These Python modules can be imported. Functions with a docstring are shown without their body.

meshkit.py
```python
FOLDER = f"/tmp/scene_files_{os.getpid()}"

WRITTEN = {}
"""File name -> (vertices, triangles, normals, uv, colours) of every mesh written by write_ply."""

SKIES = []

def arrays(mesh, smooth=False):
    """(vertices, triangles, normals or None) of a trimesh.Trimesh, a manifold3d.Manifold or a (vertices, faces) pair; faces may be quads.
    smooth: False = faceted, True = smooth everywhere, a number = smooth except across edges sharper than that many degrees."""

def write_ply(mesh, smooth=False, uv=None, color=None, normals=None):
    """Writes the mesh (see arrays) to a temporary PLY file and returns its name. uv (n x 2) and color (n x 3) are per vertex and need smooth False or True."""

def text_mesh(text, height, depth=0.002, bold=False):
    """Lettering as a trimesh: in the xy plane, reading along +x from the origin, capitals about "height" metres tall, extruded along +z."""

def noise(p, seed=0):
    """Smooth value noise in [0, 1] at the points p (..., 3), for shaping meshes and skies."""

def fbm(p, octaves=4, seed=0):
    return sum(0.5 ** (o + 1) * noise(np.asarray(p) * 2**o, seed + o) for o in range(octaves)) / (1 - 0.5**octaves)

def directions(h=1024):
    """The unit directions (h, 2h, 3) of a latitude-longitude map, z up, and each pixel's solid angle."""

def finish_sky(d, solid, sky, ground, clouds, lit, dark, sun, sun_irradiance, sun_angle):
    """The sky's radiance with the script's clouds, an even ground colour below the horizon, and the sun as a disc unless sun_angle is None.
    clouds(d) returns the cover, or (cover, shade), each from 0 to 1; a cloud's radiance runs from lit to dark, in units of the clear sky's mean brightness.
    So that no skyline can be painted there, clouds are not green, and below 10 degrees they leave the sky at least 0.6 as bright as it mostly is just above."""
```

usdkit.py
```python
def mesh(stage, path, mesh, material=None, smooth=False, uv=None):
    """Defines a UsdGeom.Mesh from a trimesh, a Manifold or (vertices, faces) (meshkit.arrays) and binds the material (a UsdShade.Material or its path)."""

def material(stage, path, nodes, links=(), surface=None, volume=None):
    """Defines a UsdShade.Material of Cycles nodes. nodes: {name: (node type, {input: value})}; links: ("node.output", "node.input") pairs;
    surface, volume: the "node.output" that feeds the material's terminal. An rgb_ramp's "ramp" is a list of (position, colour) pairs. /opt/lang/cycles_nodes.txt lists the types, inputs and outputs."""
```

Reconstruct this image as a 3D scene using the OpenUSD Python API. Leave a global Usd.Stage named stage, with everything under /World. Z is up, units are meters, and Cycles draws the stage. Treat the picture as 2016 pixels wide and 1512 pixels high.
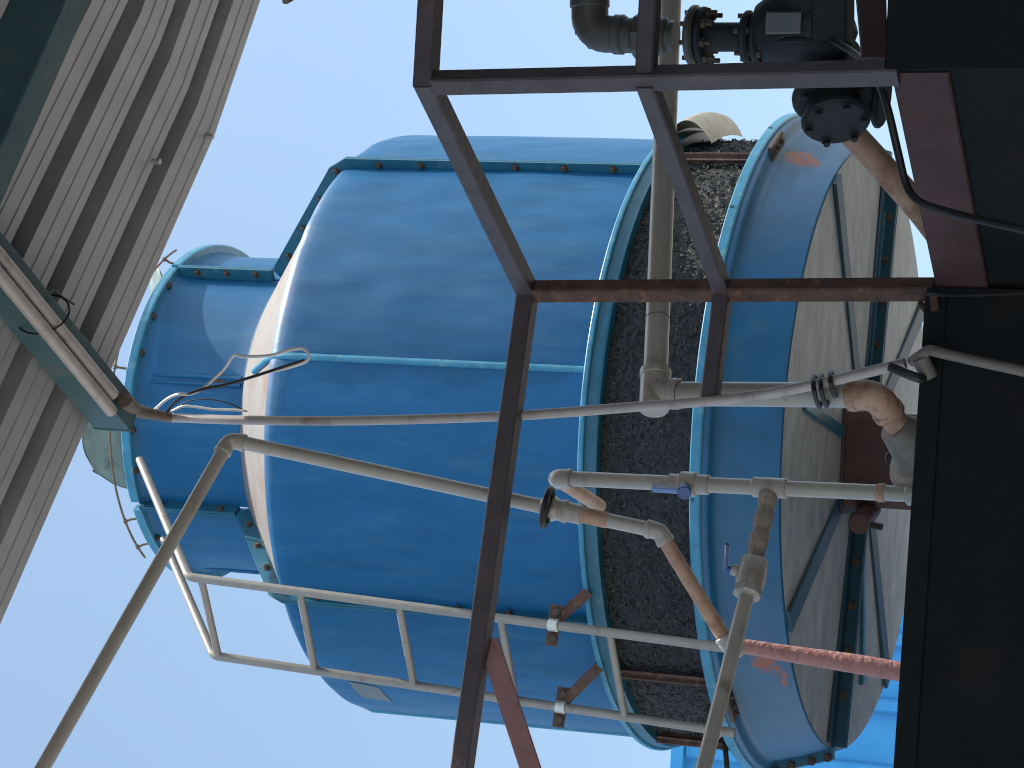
import math, random
import numpy as np, trimesh
import usdkit, meshkit
from pxr import Usd, UsdGeom, UsdLux, UsdShade, Gf, Sdf
from shapely.geometry import Polygon

rng = np.random.default_rng(7); random.seed(7)
stage = Usd.Stage.CreateInMemory()
UsdGeom.SetStageUpAxis(stage, UsdGeom.Tokens.z); UsdGeom.SetStageMetersPerUnit(stage, 1.0)
UsdGeom.Xform.Define(stage, '/World'); UsdGeom.Scope.Define(stage, '/World/Looks')
rad = math.radians

# ------------------------------------------------------------------ camera, sky, sun, exposure
F = 4490.0                                   # focal length in photo pixels (2016 wide)
PITCH, ROLL = rad(21.94), rad(2.69)          # phone held on its side: world up points to the picture's left
fw = np.array([0, math.cos(PITCH), math.sin(PITCH)]); rt = np.array([1., 0, 0]); up = np.cross(rt, fw)
R2 = rt*math.cos(ROLL)+up*math.sin(ROLL); U2 = up*math.cos(ROLL)-rt*math.sin(ROLL)
EYE = np.array([0, 0, 1.6])
cam = UsdGeom.Camera.Define(stage, '/World/camera')
M = np.eye(4); M[0, :3] = -U2; M[1, :3] = R2; M[2, :3] = -fw; M[3, :3] = EYE
cam.AddTransformOp().Set(Gf.Matrix4d(*M.ravel().tolist()))
cam.CreateHorizontalApertureAttr(36.0); cam.CreateVerticalApertureAttr(27.0)
cam.CreateFocalLengthAttr(36.0*F/2016); cam.CreateClippingRangeAttr(Gf.Vec2f(.05, 3000))
cam.CreateExposureAttr(0.80)

SUN_AZ, SUN_EL = rad(97), rad(66)            # azimuth measured from the camera-facing side of the tower towards the right
sdir = np.array([math.sin(SUN_AZ)*math.cos(SUN_EL), -math.cos(SUN_AZ)*math.cos(SUN_EL), math.sin(SUN_EL)])
dome = UsdLux.DomeLight.Define(stage, '/World/sky')
skym = usdkit.material(stage, '/World/Looks/sky', {
    "s": ("sky_texture", {"sky_type": "single_scattering", "sun_disc": False, "sun_elevation": SUN_EL, "sun_rotation": math.atan2(sdir[0], sdir[1]),
                          "altitude": 0.0, "air_density": 1.0, "aerosol_density": 3.0, "ozone_density": 0.6}),
    "t": ("mix", {"mix_type": "multiply", "fac": 1.0, "color2": (.94, 1.02, .98)}),
    "b": ("background_shader", {"strength": 0.138})}, [("s.color", "t.color1"), ("t.color", "b.color")], surface="b.background")
UsdShade.MaterialBindingAPI.Apply(dome.GetPrim()).Bind(skym)
sun = UsdLux.DistantLight.Define(stage, '/World/sun')
sun.CreateIntensityAttr(1.2); sun.CreateNormalizeAttr(True); sun.CreateAngleAttr(0.5); sun.CreateColorAttr(Gf.Vec3f(1, .95, .87))
zl = sdir; xl = np.cross([0, 0, 1], zl); xl /= np.linalg.norm(xl); yl = np.cross(zl, xl)
S = np.eye(4); S[0, :3] = xl; S[1, :3] = yl; S[2, :3] = zl
sun.AddTransformOp().Set(Gf.Matrix4d(*S.ravel().tolist()))
dome.GetPrim().SetCustomDataByKey('kind', 'structure')

def ray(x, y): return fw+(756-y)/F*R2+(1008-x)/F*U2
def atY(x, y, Y): d = ray(x, y); return EYE+d*(Y/d[1])
def atZ(x, y, Z): d = ray(x, y); return EYE+d*((Z-1.6)/d[2])
TC = np.array([-.215, 10.158])               # tower axis
def onR(x, y, r):                            # near hit of a sight line with a vertical cylinder round the tower axis
    d = ray(x, y); a = d[:2]@d[:2]; b = -(d[:2]@TC); c = TC@TC-r*r
    t = (-b-math.sqrt(max(b*b-a*c, 0)))/a
    return EYE+d*t

# ------------------------------------------------------------------ scene helpers
used, LOC = {}, {}
def path_for(name, parent):
    base = parent if parent else '/World'
    k = used.get((base, name), 0); used[(base, name)] = k+1
    return f'{base}/{name}' + (f'_{k:03d}' if k else '')
def tag(prim, label=None, cat=None, group=None, kind=None):
    for k, v in (('label', label), ('category', cat), ('group', group), ('kind', kind)):
        if v: prim.SetCustomDataByKey(k, v)
def thing(name, label, cat, loc=(0, 0, 0), group=None):
    p = path_for(name, None); x = UsdGeom.Xform.Define(stage, p)
    x.AddTranslateOp().Set(Gf.Vec3d(*map(float, loc))); LOC[p] = np.array(loc, float)
    tag(x.GetPrim(), label, cat, group); return p
def cat_(ms): 
    vs, fs, o = [], [], 0
    for m in ms:
        if hasattr(m, 'vertices'): v, f = np.asarray(m.vertices), np.asarray(m.faces)
        else:
            v, f = np.asarray(m[0]), np.asarray(m[1])
            if f.shape[1] == 4: f = np.vstack([f[:, [0, 1, 2]], f[:, [0, 2, 3]]])
        vs.append(v); fs.append(f+o); o += len(v)
    return np.vstack(vs), np.vstack(fs)
def obj(name, mesh, mat, parent=None, smooth=35, label=None, cat=None, group=None, kind=None, attr=None):
    if isinstance(mesh, list): mesh = cat_(mesh)
    if hasattr(mesh, 'vertices'): mesh = (np.asarray(mesh.vertices), np.asarray(mesh.faces))
    p = path_for(name, parent)
    off = np.zeros(3)
    if parent:
        off = LOC[parent]; LOC[p] = off
    else: LOC[p] = off
    m = usdkit.mesh(stage, p, (np.asarray(mesh[0], float)-off, np.asarray(mesh[1])), MAT[mat], smooth=True if attr is not None else smooth)
    if attr is not None:
        UsdGeom.PrimvarsAPI(m).CreatePrimvar('stain', Sdf.ValueTypeNames.FloatArray, 'vertex').Set([float(a) for a in attr])
    tag(m.GetPrim(), label, cat, group, kind)
    return p

def unit(v): v = np.asarray(v, float); return v/np.linalg.norm(v)
def sweep(pts, r, n=14, cap=True):
    pts = np.asarray(pts, float); k = len(pts); r = np.broadcast_to(np.asarray(r, float), (k,))
    T = np.gradient(pts, axis=0); 
    seg = np.diff(pts, axis=0); seg /= np.linalg.norm(seg, axis=1, keepdims=True)+1e-12
    T[0] = seg[0]; T[-1] = seg[-1]
    for i in range(1, k-1): T[i] = seg[i-1]+seg[i]
    T /= np.linalg.norm(T, axis=1, keepdims=True)+1e-12
    a = np.array([0, 0, 1.]) if abs(T[0][2]) < .9 else np.array([1., 0, 0])
    u = unit(np.cross(T[0], a)); V = []
    th = np.linspace(0, 2*np.pi, n, endpoint=False)
    for i in range(k):
        u = unit(u-T[i]*(u@T[i])); w = np.cross(T[i], u)
        V.append(pts[i]+r[i]*(np.cos(th)[:, None]*u+np.sin(th)[:, None]*w))
    V = np.vstack(V); f = []
    for i in range(k-1):
        for j in range(n):
            a0, b0 = i*n+j, i*n+(j+1) % n
            f += [[a0, b0, b0+n], [a0, b0+n, a0+n]]
    if cap:
        c0, c1 = len(V), len(V)+1; V = np.vstack([V, pts[0], pts[-1]])
        for j in range(n):
            f.append([c0, (j+1) % n, j]); f.append([c1, (k-1)*n+j, (k-1)*n+(j+1) % n])
    return V, np.array(f)
def spline(pts, m=8):
    pts = np.asarray(pts, float); P = np.vstack([2*pts[0]-pts[1], pts, 2*pts[-1]-pts[-2]]); out = []
    for i in range(1, len(P)-2):
        for t in np.linspace(0, 1, m, endpoint=False):
            a, b, c, d = P[i-1:i+3]
            out.append(.5*((2*b)+(c-a)*t+(2*a-5*b+4*c-d)*t*t+(3*b-a-3*c+d)*t**3))
    out.append(pts[-1]); return np.array(out)
def bar(p0, p1, w, h, upv=(0, 0, 1), bevel=.004):
    """chamfered rectangular bar: w across, h along upv"""
    p0, p1 = np.asarray(p0, float), np.asarray(p1, float); t = unit(p1-p0)
    s = np.cross(t, upv); s = unit(s) if np.linalg.norm(s) > 1e-6 else np.array([1., 0, 0]); u = np.cross(s, t)
    a, b, c = w/2, h/2, min(bevel, w/3, h/3)
    sec = [(a-c, -b), (a, -b+c), (a, b-c), (a-c, b), (-a+c, b), (-a, b-c), (-a, -b+c), (-a+c, -b)]
    V = [p0+x*s+y*u for x, y in sec]+[p1+x*s+y*u for x, y in sec]; f = []
    for j in range(8):
        k = (j+1) % 8; f += [[j, k, k+8], [j, k+8, j+8]]
    for j in range(1, 7): f += [[0, j+1, j], [8, 8+j, 9+j]]
    return np.array(V), np.array(f)[:, ::-1]
def cyl(p0, p1, r, n=20, bev=None):
    p0, p1 = np.asarray(p0, float), np.asarray(p1, float); t = unit(p1-p0); L = np.linalg.norm(p1-p0)
    b = min(bev if bev is not None else .12*r, L*.3)
    return sweep([p0, p0+t*1e-5, p0+t*b, p1-t*b, p1-t*1e-5, p1], [r-b, r-b, r, r, r-b, r-b], n)
def hexbolt(p, d, r=.012, h=.011):
    d = unit(d); return cat_([cyl(p, p+d*.003, r*1.45, 14), sweep([p+d*.003, p+d*(.003+h)], [r, r*.95], 6)])
def arcpts(a, c, b, rr, m=7):
    """round the corner a-c-b with radius rr; returns the arc points"""
    u, v = unit(a-c), unit(b-c); ang = math.acos(np.clip(u@v, -1, 1)); d = rr/math.tan(ang/2)
    ctr = c+unit(u+v)*(rr/math.sin(ang/2)); s, e = c+u*d, c+v*d
    x = unit(s-ctr); n = unit(np.cross(s-ctr, e-ctr)); y = np.cross(n, x); tot = math.acos(np.clip(unit(s-ctr)@unit(e-ctr), -1, 1))
    return [ctr+rr*(math.cos(t)*x+math.sin(t)*y) for t in np.linspace(0, tot, m)]
def elbow(a, c, b, r, tail=1.3):
    """a moulded pipe elbow with two collars"""
    arc = arcpts(a, c, b, r*1.25); u, v = unit(a-c), unit(b-c); R = r*1.2
    p = [arc[0]+u*r*tail]+arc+[arc[-1]+v*r*tail]
    return cat_([sweep(p, [R*.98]+[R]*len(arc)+[R*.98], 20),
                 cyl(arc[0]+u*r*tail*.35, arc[0]+u*r*tail, R*1.07, 20), cyl(arc[-1]+v*r*tail*.35, arc[-1]+v*r*tail, R*1.07, 20)])
def coupling(p, d, r, L): d = unit(d); return cyl(p-d*L/2, p+d*L/2, r*1.22, 20)

# lathe pieces round the tower axis; theta 0 faces the camera, positive to the right
def tp(r, th, z): return np.stack([TC[0]+r*np.sin(th), TC[1]-r*np.cos(th), z+0*th], -1)
def lathe_shell(prof, a0, a1, n, t=.012, wob=None, cols=None):
    """closed thin shell: profile list of (r,z) from low to high, degrees a0..a1; t = wall thickness inward"""
    prof = np.asarray(prof, float); th = np.linspace(rad(a0), rad(a1), n+1); k = len(prof)
    RR = np.repeat(prof[:, 0][:, None], n+1, 1); ZZ = np.repeat(prof[:, 1][:, None], n+1, 1); TT = np.repeat(th[None], k, 0)
    d = np.gradient(prof, axis=0); nr = np.stack([d[:, 1], -d[:, 0]], 1); nr /= np.linalg.norm(nr, axis=1, keepdims=True)+1e-9
    if wob is not None: RR = RR+wob(TT, ZZ)
    out = np.stack([TC[0]+RR*np.sin(TT), TC[1]-RR*np.cos(TT), ZZ], -1).reshape(-1, 3)
    RI = RR-t*nr[:, 0][:, None]; ZI = ZZ-t*nr[:, 1][:, None]
    inn = np.stack([TC[0]+RI*np.sin(TT), TC[1]-RI*np.cos(TT), ZI], -1).reshape(-1, 3)
    i, j = np.meshgrid(np.arange(k-1), np.arange(n), indexing='ij'); a = (i*(n+1)+j).ravel(); N = len(out)
    q = np.stack([a, a+1, a+n+2, a+n+1], 1); f = [q, q[:, ::-1]+N]
    e = lambda s: np.stack([s[:-1], s[:-1]+N, s[1:]+N, s[1:]], 1)
    b0 = np.arange(n+1); b1 = (k-1)*(n+1)+np.arange(n+1); l0 = np.arange(k)*(n+1); l1 = l0+n
    f += [e(b0), e(b1)[:, ::-1]]
    if abs(a1-a0) < 359.9: f += [e(l0)[:, ::-1], e(l1)]
    q = np.vstack(f); tri = np.vstack([q[:, [0, 1, 2]], q[:, [0, 2, 3]]])
    return np.vstack([out, inn]), tri
def lathe_solid(prof, a0=0, a1=360, n=128):
    """closed cross-section (r,z) loop turned round the axis"""
    P = np.asarray(prof, float); k = len(P); full = abs(a1-a0) >= 359.9; th = np.linspace(rad(a0), rad(a1), n+1)
    V = np.stack([np.stack([TC[0]+P[:, 0]*math.sin(t), TC[1]-P[:, 0]*math.cos(t), P[:, 1]], 1) for t in th]).reshape(-1, 3); f = []
    for i in range(n):
        for j in range(k):
            a, b = i*k+j, i*k+(j+1) % k; f += [[a, b+k, b], [a, a+k, b+k]]
    if not full:
        tri = trimesh.creation.triangulate_polygon(Polygon(P), engine='earcut')[1]
        f += tri[:, ::-1].tolist()+(tri+n*k).tolist()
    return V, np.array(f)
def plate_rz(poly, thdeg, t, off=0.):
    """plate lying in the radial plane at theta: polygon of (r,z), thickness t across, shifted off sideways"""
    m = trimesh.creation.extrude_polygon(Polygon(poly), t, engine='earcut'); v = np.asarray(m.vertices); th = rad(thdeg)
    er = np.array([math.sin(th), -math.cos(th), 0]); et = np.array([math.cos(th), math.sin(th), 0])
    w = np.array([TC[0], TC[1], 0])+v[:, :1]*er+v[:, 1:2]*np.array([0, 0, 1])+(v[:, 2:3]-t/2+off)*et
    return w, np.asarray(m.faces)[:, ::-1]

# ------------------------------------------------------------------ materials
MAT = {}
def mat(name, col, rough=.5, var=.15, scale=6., stretch=(1, 1, 1), bump=0., bscale=40., metallic=0., dirt=None, dirt_at=(.55, .7), dscale=3., dstretch=(1, 1, 1), spec=.5, stain=None, bstretch=None, detail=5.):
    col = np.array(col, float)
    n = {"tc": ("texture_coordinate", {}), "m": ("mapping", {"scale": stretch}), "n": ("noise_texture", {"scale": scale, "detail": detail, "roughness": .6}),
         "r": ("rgb_ramp", {"ramp": [(.3, col*(1-var)), (.5, col), (.72, np.clip(col*(1+var), 0, 1))]}),
         "p": ("principled_bsdf", {"roughness": rough, "metallic": metallic, "specular_ior_level": spec})}
    l = [("tc.object", "m.vector"), ("m.vector", "n.vector"), ("n.fac", "r.fac")]; last = "r.color"
    if dirt is not None:
        n["dm"] = ("mapping", {"scale": dstretch}); n["dn"] = ("noise_texture", {"scale": dscale, "detail": 7, "roughness": .65})
        n["dr"] = ("rgb_ramp", {"ramp": [(dirt_at[0], (0, 0, 0)), (dirt_at[1], (1, 1, 1))]})
        n["dx"] = ("mix", {"mix_type": "mix", "color2": dirt})
        l += [("tc.object", "dm.vector"), ("dm.vector", "dn.vector"), ("dn.fac", "dr.fac"), ("dr.color", "dx.fac"), (last, "dx.color1")]; last = "dx.color"
    if stain is not None:
        n["sa"] = ("attribute", {"attribute": "stain"}); n["sn"] = ("noise_texture", {"scale": 26., "detail": 6, "roughness": .7})
        n["sm"] = ("math", {"math_type": "multiply"}); n["sr"] = ("rgb_ramp", {"ramp": [(.30, (0, 0, 0)), (.44, (1, 1, 1))]})
        n["sx"] = ("mix", {"mix_type": "mix", "color2": stain})
        l += [("tc.object", "sn.vector"), ("sa.fac", "sm.value1"), ("sn.fac", "sm.value2"), ("sm.value", "sr.fac"), ("sr.color", "sx.fac"), (last, "sx.color1")]; last = "sx.color"
    l.append((last, "p.base_color"))
    if bump:
        n["bm"] = ("mapping", {"scale": bstretch or stretch}); n["bn"] = ("noise_texture", {"scale": bscale, "detail": 5, "roughness": .55})
        n["b"] = ("bump", {"strength": bump, "distance": .01})
        l += [("tc.object", "bm.vector"), ("bm.vector", "bn.vector"), ("bn.fac", "b.height"), ("b.normal", "p.normal")]
    MAT[name] = usdkit.material(stage, f'/World/Looks/{name}', n, l, surface="p.BSDF")
BLUE = (.003, .082, .205)
mat('blue_casing', BLUE, rough=.46, spec=.32, var=.14, scale=6, stretch=(2, 2, .4), bump=.14, bscale=8, bstretch=(3, 3, .5), dirt=(.035, .125, .20), dirt_at=(.52, .95), dscale=5, dstretch=(2.5, 2.5, .5))
mat('blue_flange', (.007, .085, .14), rough=.42, var=.2, scale=9, bump=.15, bscale=30, dirt=(.05, .12, .15), dirt_at=(.57, .7), dscale=14)
mat('blue_basin', (.005, .085, .19), rough=.5, var=.18, scale=5, bump=.2, bscale=12, dirt=(.04, .12, .18), dirt_at=(.58, .8), dscale=4, stain=(.20, .06, .05))
mat('white_underside', (.265, .29, .315), rough=.6, var=.22, scale=7, stretch=(.9, 1.5, 1), bump=.1, bscale=20, dirt=(.18, .18, .18), dirt_at=(.46, .75), dscale=5, dstretch=(.8, 2.0, 1))
mat('bleached_shoulder', (.165, .155, .15), rough=.75, var=.10, scale=6, bump=.1, bscale=30, dirt=(.15, .09, .06), dirt_at=(.5, .7), dscale=4)
mat('fill', (.011, .013, .016), rough=.75, var=.5, scale=30, bump=.6, bscale=60, dirt=(.024, .024, .021), dirt_at=(.62, .76), dscale=34, dstretch=(1, 1, 1.6))
mat('beige_plastic', (.30, .26, .19), rough=.5, var=.12, scale=8, dirt=(.16, .13, .09), dirt_at=(.55, .72), dscale=9, bump=.1)
mat('rust', (.085, .045, .035), rough=.8, var=.45, scale=20, bump=.4, bscale=60, dirt=(.20, .10, .06), dirt_at=(.55, .68), dscale=30)
mat('bolt_rust', (.060, .045, .035), rough=.65, var=.5, scale=60, metallic=.2)
mat('galvanised', (.55, .54, .51), rough=.38, var=.14, scale=14, metallic=.45, bump=.08, dirt=(.30, .24, .19), dirt_at=(.58, .74), dscale=18)
mat('ladder_paint', (.20, .188, .17), rough=.5, var=.12, scale=12, bump=.1, dirt=(.14, .09, .07), dirt_at=(.58, .72), dscale=16)
mat('pvc', (.34, .32, .295), rough=.3, var=.10, scale=8, bump=.06, dirt=(.19, .145, .11), dirt_at=(.57, .74), dscale=9)
mat('pvc_shaded', (.055, .058, .06), rough=.45, var=.15, scale=9, bump=.08, dirt=(.045, .042, .038), dirt_at=(.55, .75), dscale=9)  # same plastic as pvc, with backlit shade put into a darker colour
mat('fill_edge', (.026, .027, .025), rough=.7, var=.5, scale=20)
mat('pvc_dirty', (.40, .25, .18), rough=.6, var=.25, scale=14, bump=.25, dirt=(.26, .12, .07), dirt_at=(.5, .66), dscale=16)
mat('maroon', (.058, .030, .033), spec=.3, rough=.6, var=.25, scale=10, bump=.2, bscale=40, dirt=(.04, .026, .028), dirt_at=(.5, .7), dscale=8)
mat('railing_paint', (.062, .050, .062), rough=.5, var=.25, scale=12, bump=.25, bscale=50, dirt=(.10, .065, .06), dirt_at=(.58, .75), dscale=12)
mat('pink_wrap', (.36, .185, .18), rough=.85, var=.15, scale=40, bump=.7, bscale=70, dirt=(.30, .10, .10), dirt_at=(.55, .7), dscale=20)
mat('pink_paint', (.30, .16, .17), rough=.6, var=.15, scale=15, bump=.2)
mat('dark_steel', (.006, .009, .011), spec=.15, rough=.7, var=.3, scale=8, bump=.2, dirt=(.014, .011, .011), dirt_at=(.55, .7), dscale=5)
mat('iron', (.014, .019, .024), spec=.3, rough=.6, var=.3, scale=18, bump=.3, bscale=40, dirt=(.026, .023, .019), dirt_at=(.56, .7), dscale=15)
mat('plate_grey', (.09, .11, .125), rough=.5, var=.08)
mat('roof_sheet', (.43, .425, .44), rough=.42, var=.10, scale=5, stretch=(1, 1, 1), metallic=.25, bump=.03, dirt=(.36, .345, .345), dirt_at=(.5, .8), dscale=3)
mat('teal_steel', (.045, .105, .125), rough=.5, var=.2, scale=10, bump=.15, dirt=(.09, .11, .11), dirt_at=(.55, .7), dscale=10)
mat('conduit', (.36, .325, .325), rough=.4, var=.1, scale=14, dirt=(.2, .155, .14), dirt_at=(.55, .7), dscale=12)
mat('tape', (.12, .085, .06), rough=.7, var=.4, scale=50, bump=.4)
mat('rubber', (.012, .012, .014), rough=.5, var=.3)
mat('white_wire', (.55, .56, .57), rough=.4, var=.05)
mat('blue_handle', (.02, .07, .25), rough=.35, var=.1)
mat('handle_cover', (.18, .28, .55), rough=.3, var=.1)
mat('blade', (.20, .27, .26), rough=.5, var=.3, scale=8, dirt=(.10, .14, .13), dirt_at=(.5, .7), dscale=9)
mat('bg_blue', (.03, .25, .56), rough=.45, var=.06, scale=3, dirt=(.045, .28, .56), dirt_at=(.5, .7), dscale=3)
mat('pump_grey', (.17, .15, .135), rough=.55, var=.15, scale=12, bump=.15, dirt=(.11, .095, .08), dirt_at=(.52, .7), dscale=10)
mat('concrete', (.46, .44, .41), rough=.9, var=.2, scale=1.2, bump=.3, bscale=12, dirt=(.36, .34, .32), dirt_at=(.5, .75), dscale=.6)
mat('unseen_dark_floor', (.05, .048, .045), rough=.9, var=.3, scale=2)
mat('unseen_dark_wall', (.045, .047, .05), rough=.9, var=.2, scale=2)
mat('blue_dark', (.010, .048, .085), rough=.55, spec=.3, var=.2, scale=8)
mat('deck_concrete', (.11, .108, .10), rough=.9, var=.2, scale=2)
mat('blue_worn_lit', (.03, .18, .30), rough=.4, var=.2, scale=14, dirt=(.10, .26, .30), dirt_at=(.55, .7), dscale=16)  # paler blue: worn edge paint plus sky-lit highlight put into the colour
mat('crust', (.29, .25, .215), rough=.8, var=.3, scale=18, bump=.7, bscale=45, dirt=(.16, .11, .08), dirt_at=(.55, .7), dscale=16)
mat('zinc', (.5, .5, .5), rough=.35, metallic=.8, var=.15, scale=30)

# ------------------------------------------------------------------ ground
g = trimesh.creation.box((600, 600, .2)); g.apply_translation((0, 100, -.1))
obj('ground', g, 'concrete', kind='structure')

# ------------------------------------------------------------------ cooling tower
Z0, ZBT, ZSB, ZST, ZRIM = 3.981, 4.308, 4.803, 6.287, 7.328
tower = thing('cooling_tower', 'big round blue fibreglass cooling tower with dark fill band and fan stack', 'cooling tower', (TC[0], TC[1], Z0))
JO = [57, 147, -123, -33]                    # bolted panel joints
def wob(T, Z):
    p = np.stack([1.4*np.sin(T)*4.0, -1.4*np.cos(T)*4.0, Z*1.6], -1).reshape(-1, 3)
    q = np.stack([1.4*np.sin(T)*9, -1.4*np.cos(T)*9, Z*4], -1).reshape(-1, 3)
    d = np.stack([(T*1.4*6+Z*5), (T*1.4*9-Z*2.5), 0*T], -1).reshape(-1, 3)
    return (meshkit.fbm(p)*.010+meshkit.fbm(q)*.004+meshkit.noise(d)*.010*np.clip(np.sin((T.reshape(-1)-rad(10))*2.2), .25, 1)).reshape(T.shape)
shell_prof = [(1.372, 4.80)]+[(1.375+.0006*i, 4.80+.0475*i) for i in range(1, 30)]+[(1.391, 6.21), (1.388, 6.245), (1.378, 6.27), (1.362, 6.288)]
shoulder_prof = [(1.362, 6.288)]+[(1.362-.056*i, 6.288+.043*i) for i in range(1, 11)]
stack_prof = [(.795, 6.716), (.787, 6.74), (.787, 6.82), (.788, 6.95), (.789, 7.10), (.792, 7.20), (.800, 7.26), (.815, 7.29), (.825, 7.30)]
fl_out = [(1.372, 4.815), (1.391, 6.22), (1.368, 6.29), (.80, 6.728)]
h = .055
flange_poly = [(1.36, 4.815), (1.372+h, 4.815), (1.391+h, 6.245), (1.40, 6.335), (.862, 6.755), (.845, 6.76), (.80, 6.72), (1.355, 6.28), (1.38, 6.21)]
stk_poly = [(.788, 6.775), (.845, 6.775), (.85, 7.29), (.80, 7.29), (.79, 7.1)]
panels, stacks, shoulders = [], [], []
for i, a in enumerate(JO):
    b = a+90
    pn = obj('casing_panel', lathe_shell(shell_prof, a+.35, b-.35, 160, .01, wob), 'blue_casing', tower, smooth=40)
    obj('flange', plate_rz(flange_poly, a, .011, .0065), 'blue_flange', pn)
    obj('flange', plate_rz(flange_poly, b, .011, -.0065), 'blue_flange', pn)
    mid = a+45; zr = np.linspace(4.82, 6.27, 24)
    prof_r = np.interp(zr, [4.8, 6.22, 6.29], [1.374, 1.391, 1.364])
    ridge = [np.array(tp(r+.004, rad(mid), z)) for r, z in zip(prof_r, zr)]+[np.array(tp(r+.004, rad(mid), z)) for r, z in ((1.30, 6.34), (1.18, 6.43), (1.05, 6.53))]
    obj('stiffener', sweep(ridge, .017, 12), 'blue_worn_lit', pn)  # paler blue paints in the sky highlight along the ridge
    panels.append(pn)
    sp = obj('shoulder_panel', lathe_shell(shoulder_prof, a+.35, b-.35, 60, .01), 'bleached_shoulder', tower, smooth=40); shoulders.append(sp)
    st = obj('stack_panel', lathe_shell(stack_prof, a+.5, b-.5, 60, .01), 'blue_casing', tower, smooth=40)
    obj('flange', plate_rz(stk_poly, a, .011, .0065), 'blue_flange', st)
    obj('flange', plate_rz(stk_poly, b, .011, -.0065), 'blue_flange', st)
    for dd in (-1.2, 1.2):
        obj('stiffener', sweep([tp(.790, rad(mid+dd), z) for z in (6.74, 6.95, 7.22)], .009, 10), 'blue_casing', st)
    g0 = 1.2 if i == 0 else .9
    obj('rim', lathe_solid([(.80, 7.285), (.844, 7.285), (.85, 7.292), (.85, 7.325), (.844, 7.332), (.80, 7.332)], a+(.9 if i != 3 else 2.4), b-(.9 if i != 2 else .9), 48), 'blue_worn_lit', st)
    stacks.append(st)
def jb(a, side):
    th = rad(a); return np.array([math.cos(th), math.sin(th), 0])*side
for pi, a, side in ((0, 57, -1), (3, 57, -1)):
    pass
def flange_bolts(a, pts, parent, side):
    et = jb(a, side)
    for r, z in pts:
        obj('bolt', hexbolt(np.array(tp(r, rad(a), z))+et*.0125, et, .0125), 'bolt_rust', parent, smooth=False)
shell_b = [(1.405+.01*(z-4.8), z) for z in (4.95, 5.18, 5.41, 5.64, 5.87, 6.08)]
sh_b = [(1.385, 6.30), (1.235, 6.418), (1.08, 6.54), (.93, 6.655)]
stk_b = [(.825, 6.86), (.825, 7.02), (.826, 7.18)]
for a, left, right in ((57, 3, 0), (-33, 2, 3)):
    # the camera-facing side of the right joint is the panel on its left (index 3); of the left joint the panel on its right
    side = -1 if a == 57 else 1
    flange_bolts(a, shell_b+sh_b, panels[3], side); flange_bolts(a, stk_b, stacks[3], side)
for th in (48, 34, -20, -6, 20, -48, -64):
    d = np.array([0, 0, -1.]); obj('bolt', hexbolt(np.array(tp(.822, rad(th), 7.285)), d, .0125), 'bolt_rust', stacks[3 if -33 < th < 57 else 2], smooth=False)
# lower ring of the casing
ring = obj('casing_ring', lathe_solid([(1.365, 4.735), (1.418, 4.735), (1.424, 4.745), (1.426, 4.785), (1.426, 4.808), (1.365, 4.808)], 0, 360, 192), 'blue_flange', tower)
obj('lip', lathe_solid([(1.39, 4.788), (1.438, 4.788), (1.442, 4.793), (1.442, 4.806), (1.438, 4.811), (1.39, 4.811)], 0, 360, 192), 'blue_worn_lit', ring)
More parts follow.
